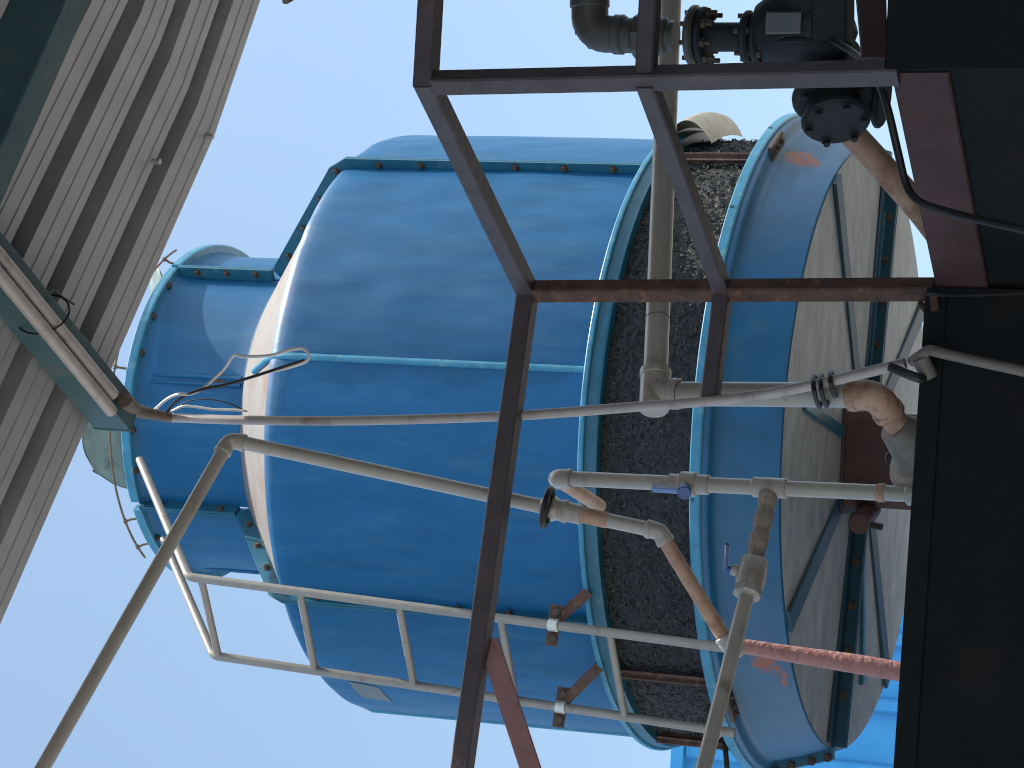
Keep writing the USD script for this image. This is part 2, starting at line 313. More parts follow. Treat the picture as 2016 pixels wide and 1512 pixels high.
# fill pack: crumpled sheets seen edge-on
def fillgrid():
    n, k = 1300, 90; T = np.linspace(rad(-180), rad(180), n+1); Z = np.linspace(4.10, 4.78, k)
    TT, ZZ = np.meshgrid(T, Z); c = np.stack([np.sin(TT)*1.35*62, -np.cos(TT)*1.35*62, ZZ*48], -1).reshape(-1, 3)
    v = meshkit.fbm(c).reshape(TT.shape); c2 = np.stack([np.sin(TT)*1.35*7, -np.cos(TT)*1.35*7, ZZ*5], -1).reshape(-1, 3)
    w = meshkit.fbm(c2).reshape(TT.shape)
    R = 1.355+np.clip(np.abs(v)*.035, 0, .02)-.012+w*.02
    V = np.stack([TC[0]+R*np.sin(TT), TC[1]-R*np.cos(TT), ZZ], -1).reshape(-1, 3)
    i, j = np.meshgrid(np.arange(k-1), np.arange(n), indexing='ij'); a = (i*(n+1)+j).ravel()
    return V, np.stack([a, a+1, a+n+2, a+n+1], 1)
fp = obj('fill_pack', fillgrid(), 'fill', tower, smooth=True)
strips = []
for _ in range(11000):
    t = rad(rng.uniform(-100, 100)); z = rng.uniform(4.28, 4.74); L = rng.uniform(.010, .028); a = rng.choice([0, 0, math.pi/2, rng.uniform(0, 3.1)]); r = 1.36+rng.uniform(.0, .022)
    c = np.array(tp(r, t, z)); et = np.array([math.cos(t), math.sin(t), 0]); er = np.array([math.sin(t), -math.cos(t), 0]); ez = np.array([0, 0, 1.])
    d = math.cos(a)*et+math.sin(a)*ez; nrm = unit(-math.sin(a)*et+math.cos(a)*ez); w = .0028*nrm; bl = er*rng.uniform(-.012, .012)
    p = [c-d*L/2+bl, c+nrm*rng.uniform(-.008, .008), c+d*L/2+bl]
    V = np.array([q+s*w for q in p for s in (-1, 1)]); strips.append((V, np.array([[0, 2, 3], [0, 3, 1], [2, 4, 5], [2, 5, 3]])))
obj('fill_edges', strips, 'fill_edge', fp, smooth=False, kind='stuff')
# rusty legs between basin and casing
for th in (62, 100, 147, -123, -72, -45):
    b = [np.array(tp(1.40, rad(th), z)) for z in (4.26, 4.76)]
    er = np.array([math.sin(rad(th)), -math.cos(rad(th)), 0])
    obj('support_leg', [bar(b[0], b[1], .05, .008, er), bar(b[0]+er*.0, b[1]+er*.0, .008, .05, er)], 'rust', tower, smooth=False)
obj('tie_strut', bar(tp(1.41, rad(-70), 4.48), tp(1.425, rad(-57), 4.30), .03, .012), 'beige_plastic', tower)
obj('tie_strut', bar(atY(1420, 289, 9.95), atY(1500, 294, 9.95), .035, .03), 'rust', tower)
obj('tie_strut', bar(atY(1426, 1452, 9.6), atY(1434, 1540, 9.4), .022, .022), 'bolt_rust', tower)
# pale bowed strip pushed out of the fill on the right
def bowed():
    n = 16; V = []
    for i in range(n+1):
        s = i/n; z = 4.60+.22*s; r = 1.405+.105*math.sin(math.pi*s)**.8
        for th, dr in ((70, 0), (74, 0), (78, 0), (82, 0), (86, 0), (90, 0)): V.append(tp(r+dr, rad(th), z))
    V = np.array(V); m = 6; f = [[i*m+j, i*m+j+1, (i+1)*m+j+1, (i+1)*m+j] for i in range(n) for j in range(m-1)]
    return V, np.array(f)
obj('bowed_liner', bowed(), 'beige_plastic', tower, smooth=True)
# basin
basin_prof = [(1.350, 3.978), (1.358, 3.985), (1.372, 4.02), (1.388, 4.06), (1.405, 4.11), (1.42, 4.16), (1.432, 4.20), (1.437, 4.222), (1.452, 4.236), (1.475, 4.240), (1.486, 4.246), (1.490, 4.262), (1.492, 4.288), (1.497, 4.294), (1.497, 4.308)]
bp = np.array(basin_prof); zz = np.unique(np.concatenate([np.linspace(3.978, 4.2, 26), bp[:, 1]])); fine = [(float(np.interp(z, bp[:, 1], bp[:, 0])), float(z)) for z in zz]
def basin_half(a0, a1):
    v, f = lathe_shell(fine, a0, a1, 220, .01)
    d = v[:, :2]-TC; th = np.degrees(np.arctan2(d[:, 0], -d[:, 1])); z = v[:, 2]
    q = np.stack([th*.35, z*40, 0*z], -1); nn = meshkit.fbm(q)
    def blob(t0, z0, st, sz): return np.exp(-((th-t0)/st)**2-((z-z0)/sz)**2)
    s = 1.0*blob(61+0*z, 4.12+.02*nn, 4.0, .11)+.95*blob(-38+0*z, 4.06+.03*nn, 4.5, .07)+.8*blob(-44, 4.02, 3, .025)+.6*blob(-63, 4.04, 2.5, .02)+.5*blob(-68, 4.1, 2, .015)+.6*blob(-52, 4.29, 3, .03)
    return (v, f), np.clip(s*1.15, 0, 1)
basins = []
for a0, a1 in ((-77.5, 101.5), (102.5, 281.5)):
    m, s = basin_half(a0, a1); basins.append(obj('basin_half', m, 'blue_basin', tower, attr=s))
bpoly = [(1.345, 3.97), (1.40, 3.965), (1.46, 4.15), (1.50, 4.235), (1.44, 4.235), (1.40, 4.1)]
for a in (-78, 102):
    for o in (-.008, .008):
        obj('basin_flange', plate_rz(bpoly, a, .014, o), 'blue_flange', basins[0])
et = jb(-78, 1)
for r, z in ((1.395, 3.99), (1.418, 4.06), (1.447, 4.15), (1.475, 4.215)):
    obj('bolt', hexbolt(np.array(tp(r, rad(-78), z))+et*.016, et, .014), 'bolt_rust', basins[0], smooth=False)
for t in (-52, -8, 26, 41, 66):
    obj('bolt', hexbolt(np.array(tp(1.497, rad(t), 4.30)), [math.sin(rad(t)), -math.cos(rad(t)), 0], .009, .008), 'blue_flange', basins[0], smooth=False)
# underside: white sheet, seam flange across it, radial ribs
pts = [(0.0, 3.972)]
def disc():
    rr = np.linspace(.02, 1.352, 20); th = np.linspace(0, 2*np.pi, 145); V = []
    for r in rr:
        for t in th: V.append(tp(r, t, 3.978-.012*(1-(r/1.352)**2)))
    n = 145; f = [[i*n+j, (i+1)*n+j, (i+1)*n+j+1, i*n+j+1] for i in range(19) for j in range(144)]
    return np.array(V), np.array(f)[:, ::-1]
obj('rim_lip', lathe_solid([(1.46, 4.268), (1.498, 4.268), (1.503, 4.274), (1.505, 4.308), (1.500, 4.313), (1.46, 4.313)], 0, 360, 192), 'blue_worn_lit', tower)
bot = obj('basin_floor', disc(), 'white_underside', tower, smooth=True)
er = np.array([math.sin(rad(-78)), -math.cos(rad(-78)), 0]); c3 = np.array([TC[0], TC[1], 3.946]); et = np.array([math.cos(rad(-78)), math.sin(rad(-78)), 0])
for o in (-.012, .012):
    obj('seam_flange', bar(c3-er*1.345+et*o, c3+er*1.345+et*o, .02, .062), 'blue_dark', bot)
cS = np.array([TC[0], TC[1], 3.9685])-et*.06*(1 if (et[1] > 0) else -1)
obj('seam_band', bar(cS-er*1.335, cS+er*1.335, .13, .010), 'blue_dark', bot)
for s in np.arange(-1.28, 1.3, .20):
    obj('bolt', hexbolt(c3+er*s+et*.0225*(1), et, .0135), 'bolt_rust', bot, smooth=False)
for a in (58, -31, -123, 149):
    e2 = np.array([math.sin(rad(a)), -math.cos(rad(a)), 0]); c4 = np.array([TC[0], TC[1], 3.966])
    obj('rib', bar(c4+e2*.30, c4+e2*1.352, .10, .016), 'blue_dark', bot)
for a in (10, -100, 100):
    e2 = np.array([math.sin(rad(a)), -math.cos(rad(a)), 0]); obj('rib', bar(c4+e2*.34, c4+e2*1.10, .055, .020), 'blue_flange', bot)
# rusty feet bolted on the basin rim
for a in (60, -47):
    er_ = np.array([math.sin(rad(a)), -math.cos(rad(a)), 0]); et_ = np.array([math.cos(rad(a)), math.sin(rad(a)), 0])
    ft = obj('leg_foot', bar(np.array(tp(1.472, rad(a-3), 4.238)), np.array(tp(1.472, rad(a+4), 4.238)), .07, .02), 'bolt_rust', tower)
    for s in (-2, 0, 2.5): obj('bolt', hexbolt(np.array(tp(1.475, rad(a+s), 4.228)), (0, 0, -1), .010), 'bolt_rust', ft, smooth=False)
# grey sticker on the lower left of the casing shoulder edge
st_v = np.array([tp(np.interp(z, [4.8, 6.2], [1.374, 1.391])+.012, rad(t), z) for z, t0, t1 in ((5.98, -66, -58.5), (6.05, -65.2, -57.5), (6.12, -64.2, -57)) for t in np.linspace(t0, t1, 7)])
obj('sticker', (st_v, np.array([[i*7+j, i*7+j+1, i*7+j+8, i*7+j+7] for i in range(2) for j in range(6)])), 'plate_grey', panels[2], smooth=True, label='pale grey rectangular sticker')
# fan inside the stack
fan = obj('fan_hub', lathe_solid([(0.001, 7.26), (.12, 7.27), (.14, 7.30), (.14, 7.40), (.10, 7.43), (.001, 7.44)], 0, 360, 40), 'iron', tower)
def blade(a):
    n, k = 28, 9; V = []
    for i in range(n+1):
        s = i/n; r = .12+.68*s; w = (.14+.36*min(1, s*1.8))*(1 if s < .5 else math.sqrt(max(0.004, 1-((s-.5)/.5)**2))); pit = rad(50-8*s)
        for j in range(k):
            u = (j/(k-1)-.5)*w; zc = 7.50+.02*s
            e1 = np.array([math.sin(a), -math.cos(a), 0]); e2 = np.array([math.cos(a), math.sin(a), 0])
            V.append(np.array([TC[0], TC[1], zc])+e1*r+e2*u*math.cos(pit)+np.array([0, 0, 1])*(u*math.sin(pit)+.02*(1-(2*u/w)**2)))
    f = [[i*k+j, i*k+j+1, (i+1)*k+j+1, (i+1)*k+j] for i in range(n) for j in range(k-1)]
    V = np.array(V); N = len(V); f = np.array(f); V2 = V-np.array([0, 0, .008])
    return np.vstack([V, V2]), np.vstack([f, f[:, ::-1]+N])
for q in range(4):
    obj('blade', blade(rad(-22+90*q)), 'blade', fan, smooth=True)
obj('motor', cyl((TC[0], TC[1], 6.9), (TC[0], TC[1], 7.25), .13), 'iron', fan)
for a in (12, 102): 
    e = np.array([math.sin(rad(a)), -math.cos(rad(a)), 0])*.79; c = np.array([TC[0], TC[1], 6.86]); obj('motor_beam', bar(c-e, c+e, .06, .06), 'rust', fan)
# guard wire round the rim
gr = obj('guard_wire', sweep(tp(.862, np.linspace(rad(-56), rad(68), 60), 7.385), .0055, 8), 'tape', tower)
for a in (-50, -38, 14, 60):
    obj('wire_post', [sweep([tp(.832, rad(a), 7.32), tp(.845, rad(a), 7.36), tp(.868, rad(a), 7.39)], .006, 8), cyl(tp(.862, rad(a-.7), 7.385), tp(.862, rad(a+.7), 7.385), .010, 10)], 'tape', gr)

# ------------------------------------------------------------------ steel support column under the tower
cx, cy, cw = atY(1760, 909, 9.75)[0], 10.10, .41
col = thing('support_column', 'maroon steel column carrying the cooling tower under the middle of its basin', 'column', (cx, cy, 2.65))
obj('shaft', bar((cx, cy, 2.66), (cx, cy, 3.958), cw, .70, (0, 1, 0), .03), 'maroon', col)
obj('cap_plate', bar((cx-.01, cy, 3.950), (cx-.01, cy, 3.966), cw+.05, .74, (0, 1, 0), .004), 'maroon', col)
obj('base_plate', bar((cx, cy, 2.652), (cx, cy, 2.68), .7, .9, (0, 1, 0), .01), 'maroon', col)
b0 = atY(1692, 1032, 9.6); lug = obj('lug', cyl(b0+np.array([0, -.02, 0]), b0+np.array([.06, .3, .02]), .045), 'maroon', col); obj('bolt', sweep([b0+np.array([0, 0, -.05]), b0+np.array([-.005, -.01, -.10])], .014, 10), 'rubber', lug)

# ------------------------------------------------------------------ ladder
lad = thing('access_ladder', 'pale tubular steel ladder fixed to the left side of the blue tower', 'ladder', tuple(onR(1430, 1275, 1.60)))
A0, A1 = onR(1440, 1277, 1.60), onR(372, 1136, 1.56); B0 = onR(1447, 1443, 1.60); B1 = onR(421, 1291, 1.58)
RL = .0195
At = onR(275, 905, .88); Bt = onR(322, 1062, .90)
ra = obj('rail', sweep([A0]+[A0+(A1-A0)*s for s in (.3, .6, .9)]+arcpts(A0, A1, At, .06)+[At], RL, 16), 'ladder_paint', lad)
rb = obj('rail', sweep([B0]+[B0+(B1-B0)*s for s in (.3, .6, .9)]+arcpts(B0, B1, Bt, .06)+[Bt], RL, 16), 'ladder_paint', lad)
def alongx(p0, p1, xx, pxs):                 # point on a 3D line whose picture abscissa is xx
    lo, hi = 0., 1.
    for _ in range(40):
        m = (lo+hi)/2; P = p0+(p1-p0)*m; d = (P-EYE); X = 1008-F*(d@U2)/(d@fw)
        if X > xx: lo = m
        else: hi = m
    return p0+(p1-p0)*lo
for xa, xb in ((396, 430), (590, 620), (785, 815), (985, 1015), (1200, 1230)):
    obj('rung', sweep([alongx(A0, A1, xa, 0), alongx(B0, B1, xb, 0)], .0165, 14), 'ladder_paint', lad)
for (xx, pa, pb, wall) in ((1090, A0, A1, onR(1158, 1165, 1.43)), (1104, B0, B1, onR(1180, 1312, 1.43))):
    c = alongx(pa, pb, xx, 0); t = unit(pb-pa); v = unit(c-EYE); s = unit(np.cross(t, v))
    br = obj('bracket', bar(c-s*.085-v*.0+v*.012, c+s*.085+v*.012, .05, .008, v), 'rust', lad, smooth=False)
    obj('clamp', [cyl(c-t*.022, c+t*.022, .027)], 'galvanised', br)
    for sg in (-1, 1): obj('bolt', hexbolt(c+s*sg*.055+v*.006, -v, .016, .014), 'bolt_rust', br, smooth=False)
    obj('arm', bar(c+v*.016-s*.01, wall, .045, .03, v), 'rust', br)

# ------------------------------------------------------------------ near steel platform and railing
ZP = 2.654
E = [(4.5, 4.60), (.675, 4.60), (.26, 5.165), (-.006, 5.15), (-.82, 5.065), (-4.0, 4.75)]
plat = thing('steel_platform', 'dark steel platform edge along the right side of the picture', 'platform', (0, 5.2, 0))
deck_poly = Polygon(E+[(-4.0, 12.5), (4.5, 12.5)]).buffer(-.03, join_style=2)
dk = trimesh.creation.extrude_polygon(deck_poly, .03, engine='earcut'); dk.apply_translation((0, 0, 2.60))
obj('deck', dk, 'deck_concrete', plat, smooth=False)
def v3(p, z): return np.array([p[0], p[1], z])
obj('edge_beam', bar(v3(E[0], 2.50), v3(E[1], 2.50)+np.array([.0, 0, 0]), .05, .32), 'dark_steel', plat)
mp = obj('edge_plate', bar(v3(E[1], 2.592), v3(E[2], 2.592), .012, .118), 'maroon', plat, label='maroon painted edge plate')
d12 = unit(np.array(E[2])-np.array(E[1])); n12 = np.array([-d12[1], d12[0]]); n12 = n12 if n12[1] > 0 else -n12
obj('edge_beam', bar(v3(np.array(E[1])+n12*.03, 2.42), v3(np.array(E[2])+n12*.03, 2.42), .05, .24), 'dark_steel', plat)
q = np.array(E[1])+d12*.16
obj('edge_beam', bar(v3(E[2], 2.510), v3(E[5], 2.510), .05, .32), 'dark_steel', plat)
obj('edge_trim', bar(v3(np.array(E[2])+[-.02, -.03], 2.646), v3(np.array(E[5])+[0, -.03], 2.646), .006, .05), 'dark_steel', plat)
obj('lower_flange', bar(v3(np.array(E[2])+[0, -.04], 2.35), v3(np.array(E[5])+[0, -.04], 2.35), .09, .012), 'dark_steel', plat)
for x, y in ((3.8, 4.9), (-3.6, 5.1), (3.8, 12.0), (-3.6, 12.0), (0, 12.0)):
    obj('leg', bar((x, y, 0), (x, y, 2.6), .15, .15, (0, 1, 0)), 'dark_steel', plat)

rail = thing('guard_railing', 'brown square-tube guard railing with two rails bending across the front of the tower', 'railing', (.26, 5.2, ZP))
ZT, ZM = 3.692, 3.179
TR = [(1.9, 4.63), (.657, 4.60), (.232, 5.265), (-.055, 5.19), (-.914, 4.985), (-1.8, 4.77)]
w = .046
def rbar(a, b, z, wd=w): return bar(v3(a, z), v3(b, z), wd, wd)
for i, (a, b) in enumerate([(TR[0], TR[1]), (TR[1], TR[2]), (TR[2], (-1.8, 4.772))]):
    d = unit(np.array(b)-np.array(a)); ext = w*.24
    obj('top_rail', rbar(np.array(a)-(d*ext if i else 0), np.array(b)+d*ext, ZT-.001*i), 'railing_paint', rail, smooth=False)
for i, (a, b) in enumerate([(TR[0], TR[1]), (TR[1], (.246, 5.235)), ((.248, 5.235), (-.012, 5.17))]):
    obj('mid_rail', rbar(np.array(a), np.array(b), ZM-.001*i, .040), 'railing_paint', rail, smooth=False)
def post(p, z0, z1, base=None): return bar(np.array([*(base or p), z0]), np.array([*p, z1]), .043, .043, (.7, .7, 0))
obj('post', post((.657, 4.602), ZP-.02, ZT-.02, (.672, 4.602)), 'railing_paint', rail, smooth=False)
obj('post', post((.232, 5.262), ZP+.01, ZT-.02, (.262, 5.20)), 'rust', rail, smooth=False, label='rust-flaked post at the inner corner')
fb0, fb1 = atY(962, 1262, 5.08), atY(1060, 1560, 4.97)
obj('brace', bar(fb0, fb1, .05, .012, unit(EYE-fb0)), 'pink_paint', rail, smooth=False, label='flat pinkish brace bar')

# ------------------------------------------------------------------ corrugated roof, its beams
ZR = 4.86
J = atZ(433, 277, ZR)[:2]; eL = atZ(0, 1270, ZR)[:2]; eR = atZ(527, 0, ZR)[:2]
d1 = unit(eL-J); d2 = unit(eR-J)
roof = thing('corrugated_roof', 'grey ribbed metal roof sheets seen from below at upper left', 'roof', (*J, ZR))
PITCHR = .192
def sheet(Jp, d, L, i0, n, ba, bb):
    """n pitches starting at pitch i0 from the edge, running from Jp along d for L; ba, bb: across direction at the two ends"""
    prof = []
    for k in range(i0, i0+n):
        o = k*PITCHR
        prof += [(o+.000, .046), (o+.028, .046), (o+.034, .0), (o+.062, .0), (o+.066, .0022), (o+.072, .0022), (o+.076, 0), (o+.112, 0), (o+.116, .0022), (o+.122, .0022), (o+.126, 0), (o+.160, 0), (o+.166, .046)]
    prof.append(((i0+n)*PITCHR, .046))
    prof = np.array(prof); rows = []
    for t in np.linspace(0, 1, 12):
        bdir = unit(ba*(1-t)+bb*t)
        base = np.array([*Jp, ZR])+np.array([*d, 0])*L*t
        rows.append([base+np.array([bdir[0], bdir[1], 0])*o+np.array([0, 0, 1])*(zz+.0015*math.sin(9*t+o*5)) for o, zz in prof])
    V = np.array(rows); m = V.shape[1]; V = V.reshape(-1, 3); f = []
    for i in range(11):
        for j in range(m-1): f.append([i*m+j, i*m+j+1, (i+1)*m+j+1, (i+1)*m+j])
    f = np.array(f); N = len(V)
    return np.vstack([V, V+np.array([0, 0, .0012])]), np.vstack([f, f[:, ::-1]+N])
def inward(d):
    nrm = np.array([-d[1], d[0]]); return nrm if nrm[1] < 0 else -nrm
n1, n2 = inward(d1), inward(d2); nj = unit(n1+n2)
for i0, n in [(4*q, 4) for q in range(14)]:
    obj('roof_sheet', sheet(J, d1, 4.2, i0, n, nj, n1), 'roof_sheet', roof, smooth=20)
    obj('roof_sheet', sheet(J+d2*.0, d2, 4.6, i0, n, nj, n2), 'roof_sheet', roof, smooth=20)
bw = [np.array([*(J+n1*10.6+d2*5.2), 0]), np.array([*(J+n1*10.6+d1*4.4), 0]), np.array([*(J+d2*5.0+n2*.6), 0])]
for a, b in ((bw[0], bw[1]), (bw[2], bw[0])):
    obj('wall', bar(a+[0, 0, 2.4], b+[0, 0, 2.4], .12, 4.8), 'unseen_dark_wall', roof, smooth=False)  # unseen walls, added to block light from behind and keep the interior dark
fpoly = [*(J+d1*4.4), *(J+n1*10.6+d1*4.4), *(J+n1*10.6+d2*5.2), *(J+d2*4.8)]
fm = trimesh.creation.extrude_polygon(Polygon(np.array(fpoly).reshape(4, 2)), .006, engine='earcut'); obj('unseen_floor', fm, 'unseen_dark_floor', kind='structure', smooth=False)  # unseen dark floor, added to cut bounce light under the roof
for p in (atZ(303, 318, ZR-.002), atZ(408, 268, ZR-.002)):
    obj('roof_screw', cyl(p+np.array([0, 0, .01]), p-np.array([0, 0, .02]), .008), 'zinc', roof)
# rafter with two conduits strapped under it
ra0, ra1 = atZ(-60, 468, 4.80), atZ(228, 818, 4.80); td = unit(ra1-ra0); ts = unit(np.cross(td, (0, 0, 1)))
raft = thing('roof_rafter', 'teal steel rafter running diagonally below the roof sheets', 'beam', tuple(ra1))
rf = obj('web', bar(ra0-td*2.4, ra1, .085, .11), 'teal_steel', raft)
obj('end_plate', bar(ra1-td*.0, ra1+td*.006, .088, .113), 'teal_steel', raft)
for k, s in enumerate((-.060, -.022)):
    o = ts*s+np.array([0, 0, -.055-.017])
    p = obj('roof_conduit', sweep([ra0-td*1.5+o, ra1-td*(.125+.02*k)+o], .0165, 14), 'conduit')
    tag(stage.GetPrimAtPath(p), ['pinkish grey conduit strapped under the teal rafter, lower left one of the pair', 'pinkish grey conduit strapped under the teal rafter, upper right one of the pair'][k], 'conduit', 'conduits under the rafter')
cm = ra0+(ra1-ra0)*.40+np.array([0, 0, -.06])
zt = []
for a in np.linspace(0, 2*np.pi, 25): zt.append(cm+ts*.058*math.cos(a)+np.array([0, 0, 1])*(.075*math.sin(a)+.03))
zt += [cm+ts*.058+np.array([0, 0, .03]), cm+ts*.085+td*.02+np.array([0, 0, .045]), cm+ts*.09+td*.09+np.array([0, 0, .02])]
obj('cable_tie', sweep(zt, .0028, 6), 'rubber', label='thin dark cable tie looped round the rafter and its conduits', cat='cable tie')
# dark beam parallel to the ribs
bm = atZ(40, 130, 4.70); db = np.array([*unit(d2-d1), 0])
bmth = thing('roof_beam', 'dark blue steel beam parallel to the roof ribs in the top left corner', 'beam', tuple(bm))
obj('web', bar(bm-db*4, bm+db*4, .085, .16), 'teal_steel', bmth)
nb = np.array([-db[1], db[0], 0]); nb = nb if nb[1] > 0 else -nb
obj('flange', bar(bm-db*4+nb*.07+np.array([0, 0, .05]), bm+db*4+nb*.07+np.array([0, 0, .05]), .035, .006), 'galvanised', bmth)
obj('flashing_strip', bar(atZ(598, -30, ZR), atZ(560, -8, ZR)-np.array([0, 0, .0]), .05, .02), 'rust', label='short brown strip end poking into the sky at the top edge', cat='strip')

# ------------------------------------------------------------------ pipes
def piping(name, label, pts, r, m='pvc', group=None, cat='pipe', mats=None, elbows=True, tail=1.3):
    pts = [np.asarray(p, float) for p in pts]; t = thing(name, label, cat, tuple(pts[-1]), group)
    for i in range(len(pts)-1):
        a, b = pts[i], pts[i+1]; obj('pipe', sweep([a+(b-a)*s for s in np.linspace(0, 1, 8)], r, 18), (mats or {}).get(i, m), t)
    if elbows:
        for i in range(1, len(pts)-1): obj('elbow', elbow(pts[i-1], pts[i], pts[i+1], r, tail), (mats or {}).get(('e', i), m), t)
    return t
# large supply pipe
W = [atY(1322, -60, 6.0), atY(1289, 775, 5.36), atY(1726, 778, 5.27), atY(1782, 858, 5.36)]
sup = piping('supply_pipe', 'wide grey plastic pipe crossing the fill band, with an elbow turning towards the platform', W, .0305, mats={2: 'pvc_dirty', ('e', 2): 'pvc_dirty'})
dW = unit(W[1]-W[0])
obj('coupling', coupling(alongx(W[1], W[0], 1320, 0), dW, .0305, .10), 'pvc', sup)
obj('pencil_ring', cyl(W[1]+(W[0]-W[1])*.16, W[1]+(W[0]-W[1])*.163, .0312), 'tape', sup)
# pump flange
pf = thing('pump_casing', 'grey cast pump casing with round flange half hidden by the platform edge', 'pump', tuple(W[3]))
dd = unit(W[3]-W[2]+np.array([0, .02, -.05])); q = W[3]-dd*.03
obj('inlet_collar', sweep([q-dd*.01, q+dd*.01, q+dd*.05, q+dd*.09], [.040, .046, .062, .085], 28), 'pump_grey', pf)
q2 = q+dd*.085
obj('flange', cyl(q2, q2+dd*.03, .108, 32), 'pump_grey', pf); obj('body', sweep([q2+dd*.03, q2+dd*.06, q2+dd*.16], [.09, .12, .12], 32), 'pump_grey', pf)
obj('port', cyl(atY(1757, 902, 5.46), atY(1757, 902, 5.46)+np.array([-.01, .05, 0]), .019), 'rubber', pf)
# riser with ball valve and tee
V0, V1, V2 = atY(1180, 996, 6.0), atY(1095, 941, 5.44), atY(1822, 974, 5.36)
ris = piping('riser_pipe', 'slim grey plastic riser with a blue-handled ball valve and a tee', [V0, V1, V2], .0195, mats={0: 'pvc_dirty'})
dV = unit(V2-V1); L12 = np.linalg.norm(V2-V1)
def onV(x): return alongx(V2, V1, x, 0)
bv = obj('valve_body', [coupling(onV(1335), dV, .0195, .05), cyl(onV(1340), onV(1372), .031, 22), coupling(onV(1378), dV, .0205, .05)], 'pvc', ris)
vc = onV(1348); dn = unit(atY(1346, 990, 5.3)-vc)
obj('valve_stem', cyl(vc+dn*.02, vc+dn*.040, .017), 'pvc', bv)
hd = unit(-dV)
hb = obj('valve_handle', cyl(vc+dn*.036, vc+dn*.062, .0175, 18), 'blue_handle', bv)
obj('handle_lever', bar(vc+dn*.05+hd*.005, vc+dn*.046+hd*.085, .014, .008, dn), 'handle_cover', hb)
obj('handle_lever', bar(vc+dn*.046+hd*.082, vc+dn*.03+hd*.086, .014, .007, hd), 'handle_cover', hb)
tee = onV(1516); obj('tee', [coupling(tee, dV, .0205, .088)], 'pvc', ris)
obj('coupling', coupling(onV(1806), dV, .0225, .05), 'pvc', ris)
obj('pipe_clip', [coupling(onV(1735), dV, .0185, .022)], 'pvc_dirty', ris)
# drain branch from the tee
K = [tee, atY(1478, 1140, 5.25), atY(1368, 1580, 4.9)]
dr = piping('drain_pipe', 'grey plastic branch running down-left from the tee through a round ball valve', K, .0185, elbows=False)
d0 = unit(K[1]-K[0]); d1_ = unit(K[2]-K[1])
obj('wrapped_section', sweep([K[0]+d0*(.02+.012*i) for i in range(16)], [.0225+.0016*math.sin(i*1.3)+.0012*math.cos(i*3.7) for i in range(16)], 16), 'crust', dr)
vb = obj('valve_body', sweep([K[1]-d0*.055, K[1]-d0*.045, K[1]-d0*.03, K[1], K[1]+d1_*.02, K[1]+d1_*.035, K[1]+d1_*.05], [.026, .030, .034, .036, .034, .030, .024], 22), 'pvc', dr)
for q_, dq in ((-.040, d0), (.036, d1_)): obj('union_nut', cyl(K[1]+dq*(q_-.012), K[1]+dq*(q_+.012), .035, 8), 'pvc', vb, smooth=False)
up_ = unit(atY(1440, 1128, 5.25)-K[1])
obj('valve_stem', cyl(K[1]+up_*.025-d0*.01, K[1]+up_*.05-d0*.01, .014), 'pvc', vb)
hh = K[1]+up_*.052-d0*.008
obj('valve_handle', [bar(hh-up_*.008, hh+up_*.014, .018, .016, d0)], 'blue_handle', vb)
obj('handle_lever', bar(hh+up_*.012+d0*.004, hh+up_*.021-d0*.055, .024, .011, up_), 'handle_cover', vb)
obj('lever_end', bar(hh+up_*.021-d0*.055, hh+up_*.022-d0*.062, .016, .009, up_), 'rubber', vb)
# feed pipe with handwheel valve
Q = [atY(45, 1580, 4.55), atY(452, 866, 5.22), atY(1298, 1046, 5.30), atY(1438, 1276, 5.34)]
fd = piping('feed_pipe', 'long grey plastic pipe from lower left to an elbow and past a black handwheel valve', Q, .0182, mats={2: 'pvc_dirty', ('e', 2): 'pvc'})
qd = unit(Q[2]-Q[1])
def onQ(x): return alongx(Q[2], Q[1], x, 0)
gv = obj('gate_valve', [sweep([onQ(1066), onQ(1072), onQ(1090), onQ(1100), onQ(1115), onQ(1120)], [.022, .030, .032, .026, .030, .024], 20)], 'pvc', fd)
obj('coupling', coupling(onQ(1130), qd, .0205, .04), 'pvc', fd)
obj('paint_patch', coupling(onQ(1170), qd, .0168, .07), 'pvc_dirty', fd)
hc = onQ(1086); hv = unit(atY(1075, 1010, 5.1)-hc); s1 = unit(np.cross(qd, hv))
tv = unit(EYE-hc); hwc = hc+tv*.055-qd*.012; ax = unit(qd-tv*(qd@tv)+.16*tv)
u1 = unit(np.cross(ax, tv)); u2 = np.cross(ax, u1)
wheel = [sweep([hwc+.047*(math.cos(a)*u1+math.sin(a)*u2) for a in np.linspace(0, 2*np.pi, 33)], .008, 8), cyl(hwc-ax*.008, hwc+ax*.008, .014)]
for a in (0, 2.09, 4.19): wheel.append(sweep([hwc, hwc+.045*(math.cos(a)*u1+math.sin(a)*u2)], .006, 8))
obj('handwheel', wheel, 'rubber', gv); obj('valve_stem', cyl(hc, hwc, .010), 'zinc', gv)
# pink wrapped pipe
pk = [atY(1438, 1268, 5.95), atY(1560, 1288, 5.98), atY(1690, 1308, 6.0), atY(1815, 1330, 6.02)]
sp_ = spline(pk, 30); rr = [.0195+.0012*float(meshkit.noise(np.array([[i*.8, 0, 0]]))[0])+.006*min(1, max(0, (i-10)/50)) for i in range(len(sp_))]
obj('wrapped_pipe', sweep(sp_, rr, 18), 'pink_wrap', label='pink foam-wrapped pipe running to the platform at lower right', cat='pipe')
obj('elbow', elbow(Q[2], Q[3], pk[2], .0182, 1.0), 'pvc', fd)
